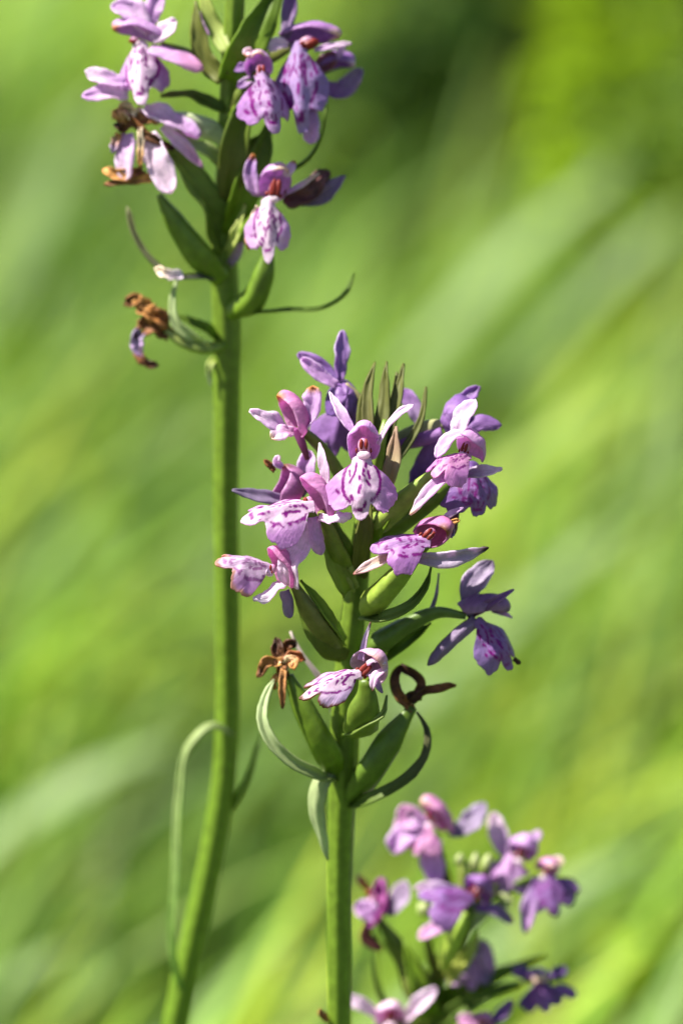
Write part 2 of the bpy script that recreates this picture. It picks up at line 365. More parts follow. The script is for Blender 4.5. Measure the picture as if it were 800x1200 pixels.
# broad blades and leafy clumps of the meadow that can be told apart; two dark clumps are added as shade
def root_of(p0, p1):
    d = (p0 - p1).normalized(); d.z = min(d.z, -.25); k = p0.z / -d.z
    q = p0 + d * k; q.z = ground_height(q.x, q.y) - .003; return q
def broad_blade(a, b, dist, wid, col, label):
    dist *= 1.2; wid *= 1.2; dd = (dist - FOC) / S
    p0, p1 = V((a[0], a[1], dd)), V((b[0], b[1], dd)); r = root_of(p0, p1)
    o = ribbon('grass_blade', None, [r, r.lerp(p0, .5), p0, p0.lerp(p1, .5) + Vector((0, 0, .004)), p1], wid, col, world=True, n=(-.5, -.35, .8), cup=.3, prof='strap', mat=BLADE, thick=.0003, ns=24)
    o['label'] = label; o['category'] = 'grass blade'; o['group'] = 'broad blurred grass blades behind the orchids'
PB = (.24, .34, .14); YB = (.26, .36, .03)
for a, b, dist, wid, col, label in (
    ((-20, 1000), (235, 862), .98, .011, PB, 'pale broad grass blade leaning towards the foot of the tall stem'),
    ((10, 330), (120, 110), 1.45, .016, PB, 'pale broad grass blade left of the tall orchid spike'),
    ((-30, 620), (160, 500), 1.15, .009, YB, 'yellow green broad blade left of the middle of the tall stem'),
    ((470, 440), (730, 185), 1.35, .013, PB, 'long pale grass blade slanting above the purple flowers right of the middle spike'),
    ((620, 420), (810, 240), 1.35, .012, PB, 'shorter pale grass blade parallel to the long slanting one'),
    ((560, 760), (780, 590), 1.12, .013, PB, 'pale blade slanting behind the shaded flower that hangs out right'),
    ((560, 1130), (770, 990), .92, .010, PB, 'pale blade slanting behind the short orchid'),
    ((-20, 1190), (90, 1110), .90, .010, PB, 'pale short blade low left of the foot of the tall stem'),
    ((600, 560), (800, 440), 1.2, .010, YB, 'yellow green blade right of the middle spike'),
    ((250, 1180), (380, 1080), .90, .008, PB, 'pale blade low between the two long stems')):
    broad_blade(a, b, dist, wid, col, label)
def leafy_clump(px, py, dist, rad, hgt, num, lw, col, label, seed):
    p = V((px, py, (dist - FOC) / S)); foot = Vector((p.x, p.y, ground_height(p.x, p.y))); g = random.Random(seed)
    o = empty('herb_or_shade_clump', foot, label, 'herb'); VV, FF, CC = [], [], []
    for _ in range(num):
        a = g.uniform(0, 6.283); r = rad * math.sqrt(g.random()); z = g.uniform(.05, 1) * hgt * (1 - .5 * (r / rad) ** 2)
        c = foot + Vector((math.cos(a) * r, math.sin(a) * r, z)); d = Vector((math.cos(a), math.sin(a), g.uniform(-.3, .7))).normalized()
        sd_ = d.cross(Vector((0, 0, 1))).normalized(); l = lw * g.uniform(1.4, 2.6); w_ = lw * g.uniform(.35, .55); i = len(VV); nn = sd_.cross(d)
        VV += [c, c + d * l * .5 + sd_ * w_ + nn * .15 * l, c + d * l, c + d * l * .5 - sd_ * w_ + nn * .15 * l]; FF.append((i, i + 1, i + 2, i + 3))
        k = g.uniform(.7, 1.3); CC += [tuple(x * k for x in col)] * 4
    mesh_obj('foliage', VV, FF, BLADE, o, CC, kind='stuff')
    tube('stalk', o, [foot - Vector((0, 0, .005)), foot + Vector((.005, 0, hgt * .5)), foot + Vector((0, 0, hgt * .9))], [(0, .006), (1, .002)], (.08, .12, .02), world=True, ns=8, nr=8)
leafy_clump(590, 75, 2.05, .045, .24, 700, .014, (.02, .05, .01), 'dark green leafy clump added as meadow shade far behind the tall orchid spike', 1)  # dark leaves added to stand for a shaded gap in the vegetation
leafy_clump(490, 110, 2.0, .04, .20, 450, .014, (.022, .055, .01), 'low dark leafy clump added as shade just right of the tall orchid flowers', 2)  # extends the added dark leaves of the shaded gap to the left
leafy_clump(722, 90, 1.8, .024, .27, 360, .014, (.24, .36, .02), 'bright yellow green leafy herb beside the dark clump', 3)
leafy_clump(785, 60, 2.1, .04, .24, 450, .014, (.04, .085, .014), 'dark herb clump right of the bright yellow green herb', 4)

# ------------------------------------------------------------------ orchids
def orchid(name_label, stem_pts, diam, d_of):
    W = [V((x, y, d_of(y))) for x, y in stem_pts]
    low = W[-1]; foot = Vector((low.x + (W[-1].x - W[-2].x) * .9, low.y + .004, 0)); foot.z = ground_height(foot.x, foot.y) - .002
    o = empty('orchid', foot, name_label, 'orchid', 'orchids flowering in the meadow')
    mid = low.lerp(foot, .5); pts = [foot, mid] + W[::-1]
    L = [0]
    for a, b in zip(pts, pts[1:]): L.append(L[-1] + (b - a).length)
    rad = [(L[0] / L[-1], diam[-1] * S * 1.25), (L[1] / L[-1], diam[-1] * S * 1.1)] + [(L[i + 2] / L[-1], dd * S) for i, dd in enumerate(diam[::-1])]
    st = tube('stem', o, pts, rad, (.14, .275, .014), (.13, .20, .02), rib=.05, nrib=7, ns=90, nr=24, world=True)
    # basal leaves, low on the stem
    for k in range(3):
        z = foot.lerp(mid, .15 + .35 * k); an = 1.2 + 2.2 * k; dv = Vector((math.cos(an), math.sin(an), 0)); L_ = .09 - .015 * k
        ribbon('leaf', o, [z, z + dv * L_ * .3 + Vector((0, 0, .03)), z + dv * L_ * .75 + Vector((0, 0, .035)), z + dv * L_ + Vector((0, 0, .01))], .018, (.07, .14, .025),
               n=(0, 0, 1), cup=.4, prof='leaf', mat=BRACT, thick=.0005, world=True)
    return o

# ================================================================== the sharp orchid in the middle
dM = lambda y: 85 + (y - 560) * .29
M = orchid('sharp purple spotted orchid on straight stem, standing between its taller and its shorter neighbour',
           [(452, 492), (441, 540), (428, 600), (418, 680), (409, 760), (404, 840), (402, 900), (398, 1000), (397, 1200)],
           [8, 16, 22, 27, 31, 35, 35, 31, 29], dM)
def st(x, y, k=0): return (x, y, dM(y) + k)

# -- open flower facing the viewer
f = flower(M, [st(432, 590, -5), (436, 572, 50), (432, 548, 28), (428, 528, 12)])
hood(f, (426, 516, 6), (0, -1, -.25), (0, .38, -1), 37, 46, 19, PK, (.66, .44, .70), seed=1, beak=12, amin=62, amax=114)
throat(f, (426, 524, -3), (0, -1, 0), (0, .3, -1), 25, red=.85)
lip(f, (424, 540, -4), (422, 610, -14), n=(0, -.55, -1), ws=1.0, back=.55, seed=0)
sepal(f, [(413, 505, 10), (400, 484, 14), (386, 459, 24)], 13, LI, WH, prof='lance', n=(-.3, -.3, -1), cup=.4, twist=.4)
sepal(f, [(443, 521, 8), (455, 497, 6), (470, 482, 10), (484, 474, 16)], 9.5, WH, (.74, .62, .76), prof='spoon', n=(-.2, -.6, -1), cup=.3)
bract(M, [st(440, 600, -40), (456, 562, 28), (462, 532, 30), (464, 500, 38)], 22, (.28, .3, .08), (.30, .20, .14), n=(-.6, -.2, -1), prof='lance')

# -- flower with its lip turned to the left, next to the one facing the viewer
f = flower(M, [st(408, 668, -10), (398, 650, 60), (386, 625, 40), (376, 600, 22)], [(0, 10), (.3, 22), (.7, 20), (1, 9)])
hood(f, (369, 582, 14), (-.25, -1, -.15), (-.85, .35, -.45), 32, 54, 20, PK, (.62, .30, .55), seed=2, beak=20)
throat(f, (361, 590, 10), (-.1, -1, 0), (-.9, .3, -.5), 17)
lip(f, (360, 592, 6), (283, 612, -24), n=(-.05, -.9, -.75), ws=.9, lobe=.9, back=.9, bow=.12, seed=3)
sepal(f, [(382, 570, 22), (380, 548, 18), (374, 519, 20)], 15, WH, WH, prof='lance', n=(-.6, 0, -1), cup=.3)
sepal(f, [(374, 606, 14), (392, 606, 4), (412, 603, 2)], 15, WH, (.76, .66, .78), prof='strap', n=(0, -.7, -.7), cup=-.5, rip=.3)
ribbon('spur', f, [(367, 606, 18), (371, 630, 20), (376, 650, 26)], 19, LI, (.6, .38, .66), prof='strap', n=(.3, 0, -1), cup=-.7)

# -- lower left flower
f = flower(M, [st(398, 765, -12), (376, 735, 70), (358, 708, 52), (344, 684, 40)], [(0, 12), (.3, 26), (.7, 23), (1, 10)], OL, (.12, .13, .03))
hood(f, (327, 664, 36), (.2, -1, -.1), (-.85, .3, -.45), 38, 50, 20, PK, (.62, .28, .5), seed=4, beak=15)
throat(f, (318, 668, 26), (.1, -1, 0), (-.9, .3, -.5), 14)
lip(f, (313, 664, 26), (252, 660, 0), n=(0, -.85, -.8), ws=.98, lobe=.9, back=.9, seed=5, c_mid=(.68, .54, .7), tip=(.5, .27, .2), mk=.7)
sepal(f, [(330, 684, 28), (316, 694, 16), (297, 703, 10)], 19, WH, (.78, .70, .80), prof='strap', n=(0, -.8, -.6), cup=-.4, rip=.25)
sepal(f, [(342, 688, 36), (338, 664, 24), (352, 640, 30), (360, 612, 34)], 28, WH, (.68, .55, .74), prof='strap', n=(-.5, -.1, -1), cup=.3)
ribbon('spur', f, [(334, 692, 42), (338, 706, 44), (339, 724, 48)], 15, GP, GP, prof='strap', n=(.3, 0, -1), cup=-.7)
bract(M, [st(404, 752, -30), (385, 722, 60), (366, 696, 50), (352, 680, 48)], 18, (.20, .27, .05), GR, n=(.4, -.5, -1))
bract(M, [st(404, 770, -24), (376, 752, 75), (356, 715, 70), (349, 684, 66)], 26, OL, DG, n=(.2, .2, -1), cup=-.4)

# -- half-closed flower behind the left pair
f = flower(M, [st(412, 640, 20), (385, 618, 100), (356, 596, 95), (342, 582, 90)])
hood(f, (338, 566, 84), (-.5, -.9, -.1), (-.8, -.5, -.3), 36, 44, 20, MG, (.46, .22, .42), tip=BR, seed=6, beak=34, amin=95, aside=112, amax=120)
sepal(f, [(330, 548, 72), (324, 540, 66), (327, 534, 64)], 11, LI, WH, cup=.5)
dry(f, [(322, 552, 76), (316, 545, 72), (310, 539, 70)], 7)
sepal(f, [(340, 588, 84), (308, 582, 78), (272, 574, 76)], 18, GP, (.20, .16, .26), prof='lance', n=(0, -.4, -1), cup=.3)
sepal(f, [(352, 582, 96), (359, 552, 98), (363, 528, 104)], 24, GP, LI, n=(-.3, 0, -1))

# -- upper left flower seen from its side
f = flower(M, [st(424, 610, 30), (402, 562, 96), (380, 528, 90), (350, 500, 66)], [(0, 9), (.4, 15), (.8, 14), (1, 9)], GR, OL)
hood(f, (340, 483, 58), (-.4, -1, -.1), (-.9, .35, -.45), 30, 50, 19, (.56, .18, .44), PK, tip=OR, seed=7, beak=18, amin=80, aside=98, amax=108)
sepal(f, [(336, 506, 52), (316, 492, 44), (292, 482, 42)], 22, LI, WH, prof='lance', n=(-.1, -.6, -1), cup=.35)
sepal(f, [(344, 506, 50), (330, 506, 42), (318, 514, 38)], 21, PK, WH, tip=CR, n=(-.1, -.5, -1))
sepal(f, [(358, 500, 64), (366, 477, 56), (366, 452, 56)], 27, LI, (.6, .4, .66), tip=OR, prof='spoon', n=(-.5, -.1, -1), cup=.35)
tube('spur', f, [(346, 502, 66), (354, 520, 70), (360, 538, 78)], [(0, 11), (.5, 10), (1, 6)], MG, (.2, .05, .08), mat=PETAL)

# -- purple flower at the very top, seen from behind, shade put into its purples
f = flower(M, [st(438, 540, 40), (428, 490, 130), (418, 466, 128), (404, 450, 124)], [(0, 9), (.4, 14), (.8, 13), (1, 8)], (.22, .2, .08), (.3, .26, .12))
sepal(f, [(398, 446, 124), (400, 418, 128), (401, 387, 138)], 21, PU, (.36, .22, .5), prof='ovate', n=(.5, 0, -1), cup=.3)
sepal(f, [(396, 450, 128), (374, 428, 136), (349, 414, 142)], 20, DP, PU, prof='ovate', n=(.1, .3, -1), cup=-.3)
sepal(f, [(394, 452, 118), (374, 438, 112), (353, 420, 112)], 20, LI, LI, prof='ovate', n=(-.2, -.7, -.8), cup=.45)
hood(f, (400, 468, 134), (.2, -1, .4), (-.3, .4, .9), 36, 52, 22, PU, DP, seed=8)
sepal(f, [(398, 462, 122), (410, 480, 120), (424, 496, 126)], 22, PU, PU, n=(.3, 0, -1), cup=-.3)
lip(f, (400, 480, 140), (388, 536, 150), n=(-.1, .1, -1), ws=.95, c_mid=PU, c_lobe=PU, mk=0, seed=9, hi=False)

# -- upper right flower, its pink lip curled to the left
f = flower(M, [st(430, 628, -16), (458, 600, 58), (486, 574, 44), (516, 552, 34), (540, 536, 30)], [(0, 16), (.2, 30), (.6, 22), (1, 9)], (.25, .33, .06), (.17, .25, .04))
hood(f, (550, 522, 26), (.35, -1, -.1), (-.65, .55, -.6), 38, 40, 18, PK, (.60, .36, .62), seed=10, beak=14)
throat(f, (545, 526, 18), (.3, -1, 0), (-.6, .5, -.7), 18)
lip(f, (546, 534, 14), (506, 552, -18), n=(.1, -.9, -.6), ws=.8, back=.9, seed=11, c_mid=PK, c_lobe=(.60, .28, .60), curl=.6, mk=.9)
sepal(f, [(536, 508, 22), (542, 488, 18), (557, 468, 22)], 27, WH, (.66, .54, .74), prof='ovate', n=(-.5, -.4, -1), cup=.45)
sepal(f, [(546, 506, 18), (526, 514, 10), (511, 536, 6)], 20, WH, LI, prof='ovate', n=(-.5, -.6, -.8), cup=.4)
sepal(f, [(530, 552, 14), (504, 574, 4), (480, 603, 0)], 17, LI, WH, tip=CR, prof='lance', n=(-.2, -.5, -1), cup=.35)
sepal(f, [(545, 555, 30), (566, 552, 32), (588, 550, 36)], 17, GP, WH, prof='lance', n=(.1, -.6, -1), cup=.3)

# -- purple flower behind it, turned away, its petals coloured as if in shade
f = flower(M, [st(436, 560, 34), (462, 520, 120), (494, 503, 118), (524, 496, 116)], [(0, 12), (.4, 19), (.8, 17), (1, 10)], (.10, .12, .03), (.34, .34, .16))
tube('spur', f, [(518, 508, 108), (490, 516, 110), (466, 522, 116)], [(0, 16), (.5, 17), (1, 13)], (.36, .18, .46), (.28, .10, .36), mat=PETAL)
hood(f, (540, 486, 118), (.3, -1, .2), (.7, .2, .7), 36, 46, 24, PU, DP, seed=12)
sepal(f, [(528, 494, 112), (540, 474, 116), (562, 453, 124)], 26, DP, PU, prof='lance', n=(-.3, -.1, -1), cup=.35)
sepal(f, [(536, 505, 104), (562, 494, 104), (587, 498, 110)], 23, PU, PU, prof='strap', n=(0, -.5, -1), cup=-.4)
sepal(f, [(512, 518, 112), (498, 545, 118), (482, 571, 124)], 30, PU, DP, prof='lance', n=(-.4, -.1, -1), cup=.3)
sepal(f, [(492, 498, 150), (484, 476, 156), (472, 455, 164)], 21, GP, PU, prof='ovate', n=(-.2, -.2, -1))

# -- shaded flower below it, its dark lip turned right
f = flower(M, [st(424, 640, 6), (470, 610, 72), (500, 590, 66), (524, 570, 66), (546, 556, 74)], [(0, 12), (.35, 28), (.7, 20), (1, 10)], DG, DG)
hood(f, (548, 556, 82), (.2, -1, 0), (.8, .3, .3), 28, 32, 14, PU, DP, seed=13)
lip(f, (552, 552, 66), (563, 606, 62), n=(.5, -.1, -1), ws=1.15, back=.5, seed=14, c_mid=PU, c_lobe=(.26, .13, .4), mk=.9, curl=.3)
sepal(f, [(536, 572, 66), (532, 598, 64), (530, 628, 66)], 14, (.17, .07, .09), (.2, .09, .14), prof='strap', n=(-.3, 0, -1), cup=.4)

# -- open flower on the right whose spotted lip points back to the stem
f = flower(M, [st(430, 712, -34), (446, 696, 36), (468, 672, 26), (486, 652, 22), (500, 638, 20)], [(0, 22), (.2, 33), (.6, 28), (1, 10)], (.28, .36, .06), GR)
hood(f, (511, 623, 14), (.78, -.55, -.1), (-.55, .55, -.6), 34, 56, 19, (.48, .13, .28), (.56, .25, .48), tip=BR, seed=15, beak=18, amin=85, aside=108, amax=112)
throat(f, (501, 628, 6), (.6, -.6, 0), (-.5, .5, -.8), 22, red=1.2)
lip(f, (498, 634, 4), (434, 644, -8), n=(-.1, -.9, -.8), ws=.95, lobe=.92, back=.8, seed=16, c_mid=(.52, .30, .58), c_lobe=(.56, .26, .62), mk=1.0)
sepal(f, [(516, 613, 14), (528, 602, 12), (543, 595, 14)], 9, WH, LI, prof='lance', n=(-.3, -.5, -1))
dry(f, [(522, 614, 10), (530, 612, 8), (538, 609, 8)], 6, OR)
dry(f, [(526, 612, 12), (530, 620, 12), (529, 630, 12)], 6, GP)
sepal(f, [(488, 654, 10), (520, 656, 6), (548, 650, 8), (572, 642, 14)], 21, (.42, .34, .46), (.48, .4, .52), tip=DB, prof='lance', n=(0, .2, -1), cup=.3)
sepal(f, [(462, 650, 4), (440, 660, -2), (414, 673, -4)], 15, CR, (.66, .52, .5), tip=(.35, .16, .12), prof='lance', n=(0, -.5, -1), cup=.35)
bract(M, [st(424, 722, -30), (452, 722, 40), (482, 708, 36), (497, 690, 40), (505, 664, 48)], 17, (.18, .24, .06), DG, n=(.1, -.6, -1))
bract(M, [st(440, 740, 30), (500, 724, 120), (510, 700, 124), (514, 672, 128)], 7, DG, GP, n=(-.5, 0, -1))

# -- shaded flower hanging out on the right, seen from behind
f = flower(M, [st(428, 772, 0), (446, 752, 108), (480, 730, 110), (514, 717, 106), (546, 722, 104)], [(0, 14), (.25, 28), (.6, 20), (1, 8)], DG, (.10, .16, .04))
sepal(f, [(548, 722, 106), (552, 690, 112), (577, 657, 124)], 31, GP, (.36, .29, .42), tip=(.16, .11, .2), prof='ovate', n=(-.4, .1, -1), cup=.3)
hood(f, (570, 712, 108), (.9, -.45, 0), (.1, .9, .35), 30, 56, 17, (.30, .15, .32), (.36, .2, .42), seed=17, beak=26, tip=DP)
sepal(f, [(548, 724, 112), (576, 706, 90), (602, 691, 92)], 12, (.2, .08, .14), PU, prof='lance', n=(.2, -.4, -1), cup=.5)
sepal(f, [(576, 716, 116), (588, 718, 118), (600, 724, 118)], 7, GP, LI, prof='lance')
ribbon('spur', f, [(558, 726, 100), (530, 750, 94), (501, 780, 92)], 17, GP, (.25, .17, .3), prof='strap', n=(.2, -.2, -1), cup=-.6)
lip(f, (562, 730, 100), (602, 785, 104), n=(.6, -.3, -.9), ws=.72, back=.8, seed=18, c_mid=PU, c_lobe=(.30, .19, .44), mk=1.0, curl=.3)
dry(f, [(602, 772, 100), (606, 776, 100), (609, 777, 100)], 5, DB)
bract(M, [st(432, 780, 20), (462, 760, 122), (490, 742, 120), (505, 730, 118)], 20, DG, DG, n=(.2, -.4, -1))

# -- faded flower low on the spike with a pale lip
f = flower(M, [st(418, 850, -30), (426, 834, 60), (430, 812, 44), (428, 796, 36)], [(0, 28), (.3, 42), (.65, 38), (1, 14)], (.16, .22, .03), DG, rib=.11)
hood(f, (434, 781, 22), (.7, -.7, -.1), (-.6, .55, -.75), 44, 54, 18, (.34, .14, .30), (.6, .44, .58), tip=(.6, .36, .34), seed=19, beak=24)
throat(f, (426, 786, 14), (.6, -.6, 0), (-.5, .5, -.8), 20, red=1.5)
lip(f, (416, 790, 10), (352, 820, -14), n=(-.3, -.65, -.9), ws=.6, lobe=.96, back=1.1, seed=20, c_mid=WH, c_lobe=(.60, .45, .66), mk=1.0, tip=(.16, .06, .03))
sepal(f, [(423, 774, 26), (427, 752, 24), (434, 729, 28)], 9, LI, WH, tip=BR, prof='needle', n=(-.5, 0, -1))
sepal(f, [(430, 776, 10), (442, 772, 4), (452, 778, 2)], 10, WH, WH, prof='strap', n=(0, -.8, -.5), cup=-.3)
sepal(f, [(452, 784, 10), (440, 792, 4), (436, 810, 4)], 11, WH, WH, tip=BR, prof='lance', n=(-.5, -.4, -1), cup=.5)
sepal(f, [(434, 790, 12), (442, 802, 10), (448, 812, 12)], 10, LI, GP, prof='lance')
bract(M, [st(404, 862, -34), (428, 848, 50), (448, 838, 46), (453, 815, 50)], 16, DG, (.2, .28, .06), n=(-.2, -.6, -1))

# -- bracts standing up at the tip of the spike
for pts, wd, c in (([(440, 545, 90), (446, 500, 86), (450, 462, 92), (453, 424, 104)], 24, (.11, .12, .035)),
                   ([(444, 545, 92), (456, 498, 90), (466, 462, 96), (473, 426, 110)], 22, (.10, .11, .035)),
                   ([(436, 545, 86), (432, 500, 84), (431, 462, 92), (439, 424, 104)], 20, (.13, .12, .05)),
                   ([(448, 545, 94), (456, 500, 100), (463, 460, 108), (465, 436, 114)], 16, (.12, .14, .04)),
                   ([(446, 560, 90), (474, 526, 96), (492, 494, 98), (499, 453, 108)], 13, (.09, .11, .035)),
                   ([(436, 560, 92), (424, 515, 92), (424, 480, 96), (430, 446, 102)], 17, (.14, .15, .05))):
    bract(M, pts, wd * .82, c, (.12, .13, .03), n=(-.4, -.1, -1), prof='lance', cup=.5)
# -- bracts on the shaded body of the spike
for pts, wd, c in (([st(408, 694, -30), (396, 668, 62), (384, 636, 48), (379, 606, 44)], 26, (.20, .27, .05)),
                   ([st(414, 668, -24), (404, 640, 52), (394, 618, 46), (388, 600, 50)], 20, DG),
                   ([st(420, 676, -24), (424, 640, 58), (428, 610, 50), (430, 570, 48)], 24, OL),
                   ([st(416, 690, -20), (408, 668, 74), (402, 650, 72), (398, 634, 76)], 14, (.3, .36, .1)),
                   ([st(430, 640, -20), (440, 622, 60), (452, 606, 52), (470, 586, 46)], 20, GR)):
    bract(M, pts, wd, c, n=(.2, -.3, -1))

# -- withered flowers low on the spike: swollen pods with brown remains
f = flower(M, [st(396, 906, -6), (376, 868, 138), (356, 828, 128), (338, 792, 122)], [(0, 20), (.25, 33), (.7, 28), (1, 13)], GR, DG, rib=.12)
f['label'] = 'green pod with pale brown withered petals'
dry(f, [(334, 796, 120), (327, 774, 116), (324, 748, 122)], 15, BR, DB)
dry(f, [(332, 776, 116), (312, 778, 112), (303, 794, 112)], 12, OR, BR)
dry(f, [(331, 782, 112), (342, 768, 110), (356, 773, 112)], 12, BR, (.3, .09, .03))
dry(f, [(332, 784, 112), (331, 806, 110), (331, 831, 112)], 8, (.42, .2, .07), BR)
dry(f, [(328, 786, 118), (344, 776, 104), (345, 784, 102)], 14, CR, OR)
dry(f, [(332, 772, 120), (340, 754, 120), (346, 758, 122)], 12, BR, DB)
dry(f, [(324, 790, 118), (320, 800, 118), (322, 808, 120)], 8, OR)
bract(M, [st(392, 912, -14), (368, 906, 118), (342, 893, 106), (318, 870, 100), (307, 842, 102), (312, 814, 110), (321, 797, 116)], 15,
      (.22, .28, .08), PG, n=(-.1, -.35, -1), prof='strap', cup=.4)
f = flower(M, [st(408, 938, -2), (434, 900, 150), (458, 864, 144), (484, 828, 140)], [(0, 20), (.3, 34), (.65, 33), (1, 11)], (.10, .17, .02), DG, rib=.12)
f['label'] = 'green pod with dark brown looped withered petals'
dry(f, [(484, 832, 138), (470, 818, 134), (463, 806, 134), (468, 784, 138), (472, 780, 140)], 12, BR, DB, crumple=.3)
dry(f, [(468, 782, 140), (480, 788, 138), (493, 800, 136), (484, 824, 136)], 11, DB, BR, crumple=.3)
dry(f, [(482, 822, 134), (498, 810, 132), (514, 806, 134), (534, 803, 138)], 11, DB, BR, crumple=.4)
dry(f, [(476, 822, 138), (484, 816, 134), (494, 818, 134)], 12, DB, DB)
bract(M, [st(406, 944, 0), (432, 936, 150), (458, 924, 140), (484, 905, 138), (500, 876, 142), (499, 852, 146), (488, 834, 150)], 17, DG, (.09, .09, .04), n=(-.1, -.55, -.9), prof='leaf', cup=.3)
bract(M, [st(388, 905, -18), (376, 914, 150), (370, 940, 152), (378, 985, 170), (384, 1008, 180)], 24, (.30, .36, .16), PG, n=(-.5, 0, -1), cup=-.5)
bract(M, [st(400, 880, 30), (378, 800, 160), (352, 764, 156), (340, 740, 156)], 9, GP, (.5, .42, .4), n=(-.4, -.2, -1))

dry(M, [st(386, 1196, -6), (378, 1190, 240), (374, 1184, 238)], 9, OR, BR, name='withered_bract')
# ================================================================== the tall orchid on the left
DOFF = 115.0
dL = lambda y: 135 + (y - 200) * .27
L = orchid('tall purple spotted orchid on long bare stem with a brown shrivelled flower below its spike',
           [(281, -130), (278, -60), (275, 0), (270, 100), (266, 200), (262, 300), (265, 380), (265, 450), (264, 600), (266, 750), (263, 900), (246, 1010), (226, 1100), (205, 1200)],
           [10, 18, 24, 26, 28, 33, 36, 33, 31, 30, 31, 32, 33, 34], dL)
def sl(x, y, k=0): return (x, y, dL(y) + k)
# -- top left flower with pale sepals and striped lip
f = flower(L, [sl(268, 90, -10), (250, 76, 104), (222, 64, 98), (188, 52, 92)], [(0, 10), (.3, 16), (.7, 14), (1, 9)], YG, DG)
hood(f, (160, 37, 84), (-.9, -.45, 0), (-.35, .9, -.4), 30, 56, 17, (.5, .28, .56), LI, tip=OR, seed=31, beak=20)
throat(f, (158, 47, 78), (-.9, -.4, 0), (-.3, .9, -.5), 14)
lip(f, (164, 54, 80), (166, 124, 60), n=(-.15, -.4, -1), ws=.8, lobe=.85, back=1.6, seed=32, c_mid=WH, c_lobe=(.5, .28, .58))
sepal(f, [(176, 38, 86), (156, 14, 84), (130, 6, 88)], 31, WH, LI, n=(-.2, -.6, -1), cup=.4)
sepal(f, [(174, 30, 92), (180, 10, 90), (186, -12, 92)], 25, LI, LI)
sepal(f, [(180, 48, 82), (192, 36, 78), (206, 23, 78)], 24, WH, WH, prof='ovate', n=(-.4, -.5, -1))
sepal(f, [(176, 56, 80), (206, 64, 74), (238, 80, 74)], 27, LI, PK, prof='strap', n=(0, -.8, -.7), cup=-.3)
sepal(f, [(152, 98, 78), (126, 92, 70), (100, 83, 68)], 26, LI, WH, prof='ovate', n=(-.1, -.55, -.9))
sepal(f, [(150, 112, 76), (124, 108, 66), (96, 112, 62)], 26, WH, LI, prof='ovate', n=(-.1, -.55, -.9))
# -- fading flower under it
f = flower(L, [sl(266, 168, -10), (246, 152, 112), (222, 142, 104), (190, 134, 96)], [(0, 14), (.3, 26), (.7, 22), (1, 10)], PG, (.5, .55, .34))
f['label'] = 'fading flower, half brown and half pale lilac'
dry(f, [(182, 140, 92), (158, 140, 84), (132, 130, 80)], 22, (.45, .22, .08), OR, crumple=.9)
dry(f, [(160, 136, 80), (146, 128, 74), (132, 136, 72)], 20, CR, OR, crumple=.9)
dry(f, [(152, 142, 78), (146, 150, 74), (134, 146, 74)], 12, BR, DB)
dry(f, [(150, 138, 76), (176, 160, 74), (204, 174, 80)], 11, BR, DB)
sepal(f, [(168, 126, 86), (196, 138, 80), (234, 160, 84)], 34, WH, LI, prof='lance', n=(0, -.8, -.6))
sepal(f, [(190, 148, 84), (212, 168, 80), (238, 196, 84)], 17, WH, PK, prof='lance')
sepal(f, [(170, 158, 80), (184, 188, 74), (201, 226, 76)], 34, WH, WH, prof='strap', n=(-.4, -.3, -1))
sepal(f, [(148, 156, 80), (146, 180, 76), (147, 211, 78)], 27, LI, WH, prof='strap', n=(-.4, -.3, -1))
dry(f, [(140, 156, 80), (134, 168, 78), (132, 178, 78)], 10, OR, GP)
dry(f, [(164, 150, 74), (166, 176, 72), (164, 196, 74)], 8, CR, OR)
dry(f, [(168, 198, 82), (146, 206, 78), (121, 198, 80)], 14, BR, OR)
dry(f, [(176, 208, 84), (150, 212, 82), (122, 216, 84)], 13, OR, BR)
bract(L, [sl(262, 290, -16), (240, 226, 108), (208, 186, 100), (184, 162, 96)], 44, (.13, .2, .03), (.2, .28, .05), n=(.3, -.6, -1))
bract(L, [sl(264, 128, -16), (244, 120, 102), (222, 110, 96), (188, 112, 92)], 17, DG, OL, n=(0, -.7, -1))
# -- bracts about the upper stem
bract(L, [sl(262, 92, -26), (242, 72, 86), (232, 36, 84), (229, 0, 90)], 26, OL, OL, n=(-.4, -.2, -1))
bract(L, [sl(266, 60, -20), (254, 34, 92), (242, 6, 92), (236, -40, 96)], 20, (.3, .36, .1), YG, n=(-.4, -.2, -1))
bract(L, [sl(272, 96, -26), (288, 60, 66), (306, 24, 64), (330, -30, 70)], 46, GR, DG, n=(.2, -.2, -1))
bract(L, [sl(266, 236, -26), (274, 180, 84), (284, 134, 74), (304, 96, 70)], 36, OL, DG, n=(.1, -.3, -1), cup=.3, prof='lance')
bract(L, [sl(268, 276, -20), (290, 220, 100), (304, 180, 92), (316, 140, 92)], 40, GR, DG, n=(.3, -.2, -1), cup=.3, prof='lance')
bract(L, [sl(274, 150, -14), (290, 126, 84), (302, 110, 84), (312, 90, 86)], 30, GR, GR, n=(.2, -.2, -1))
sepal(L, [(246, 40, 120), (240, 30, 120), (236, 14, 122)], 18, LI, WH)
bract(L, [sl(268, 200, 10), (290, 180, 130), (304, 170, 130), (318, 150, 134)], 36, GR, DG, n=(.2, -.2, -1))
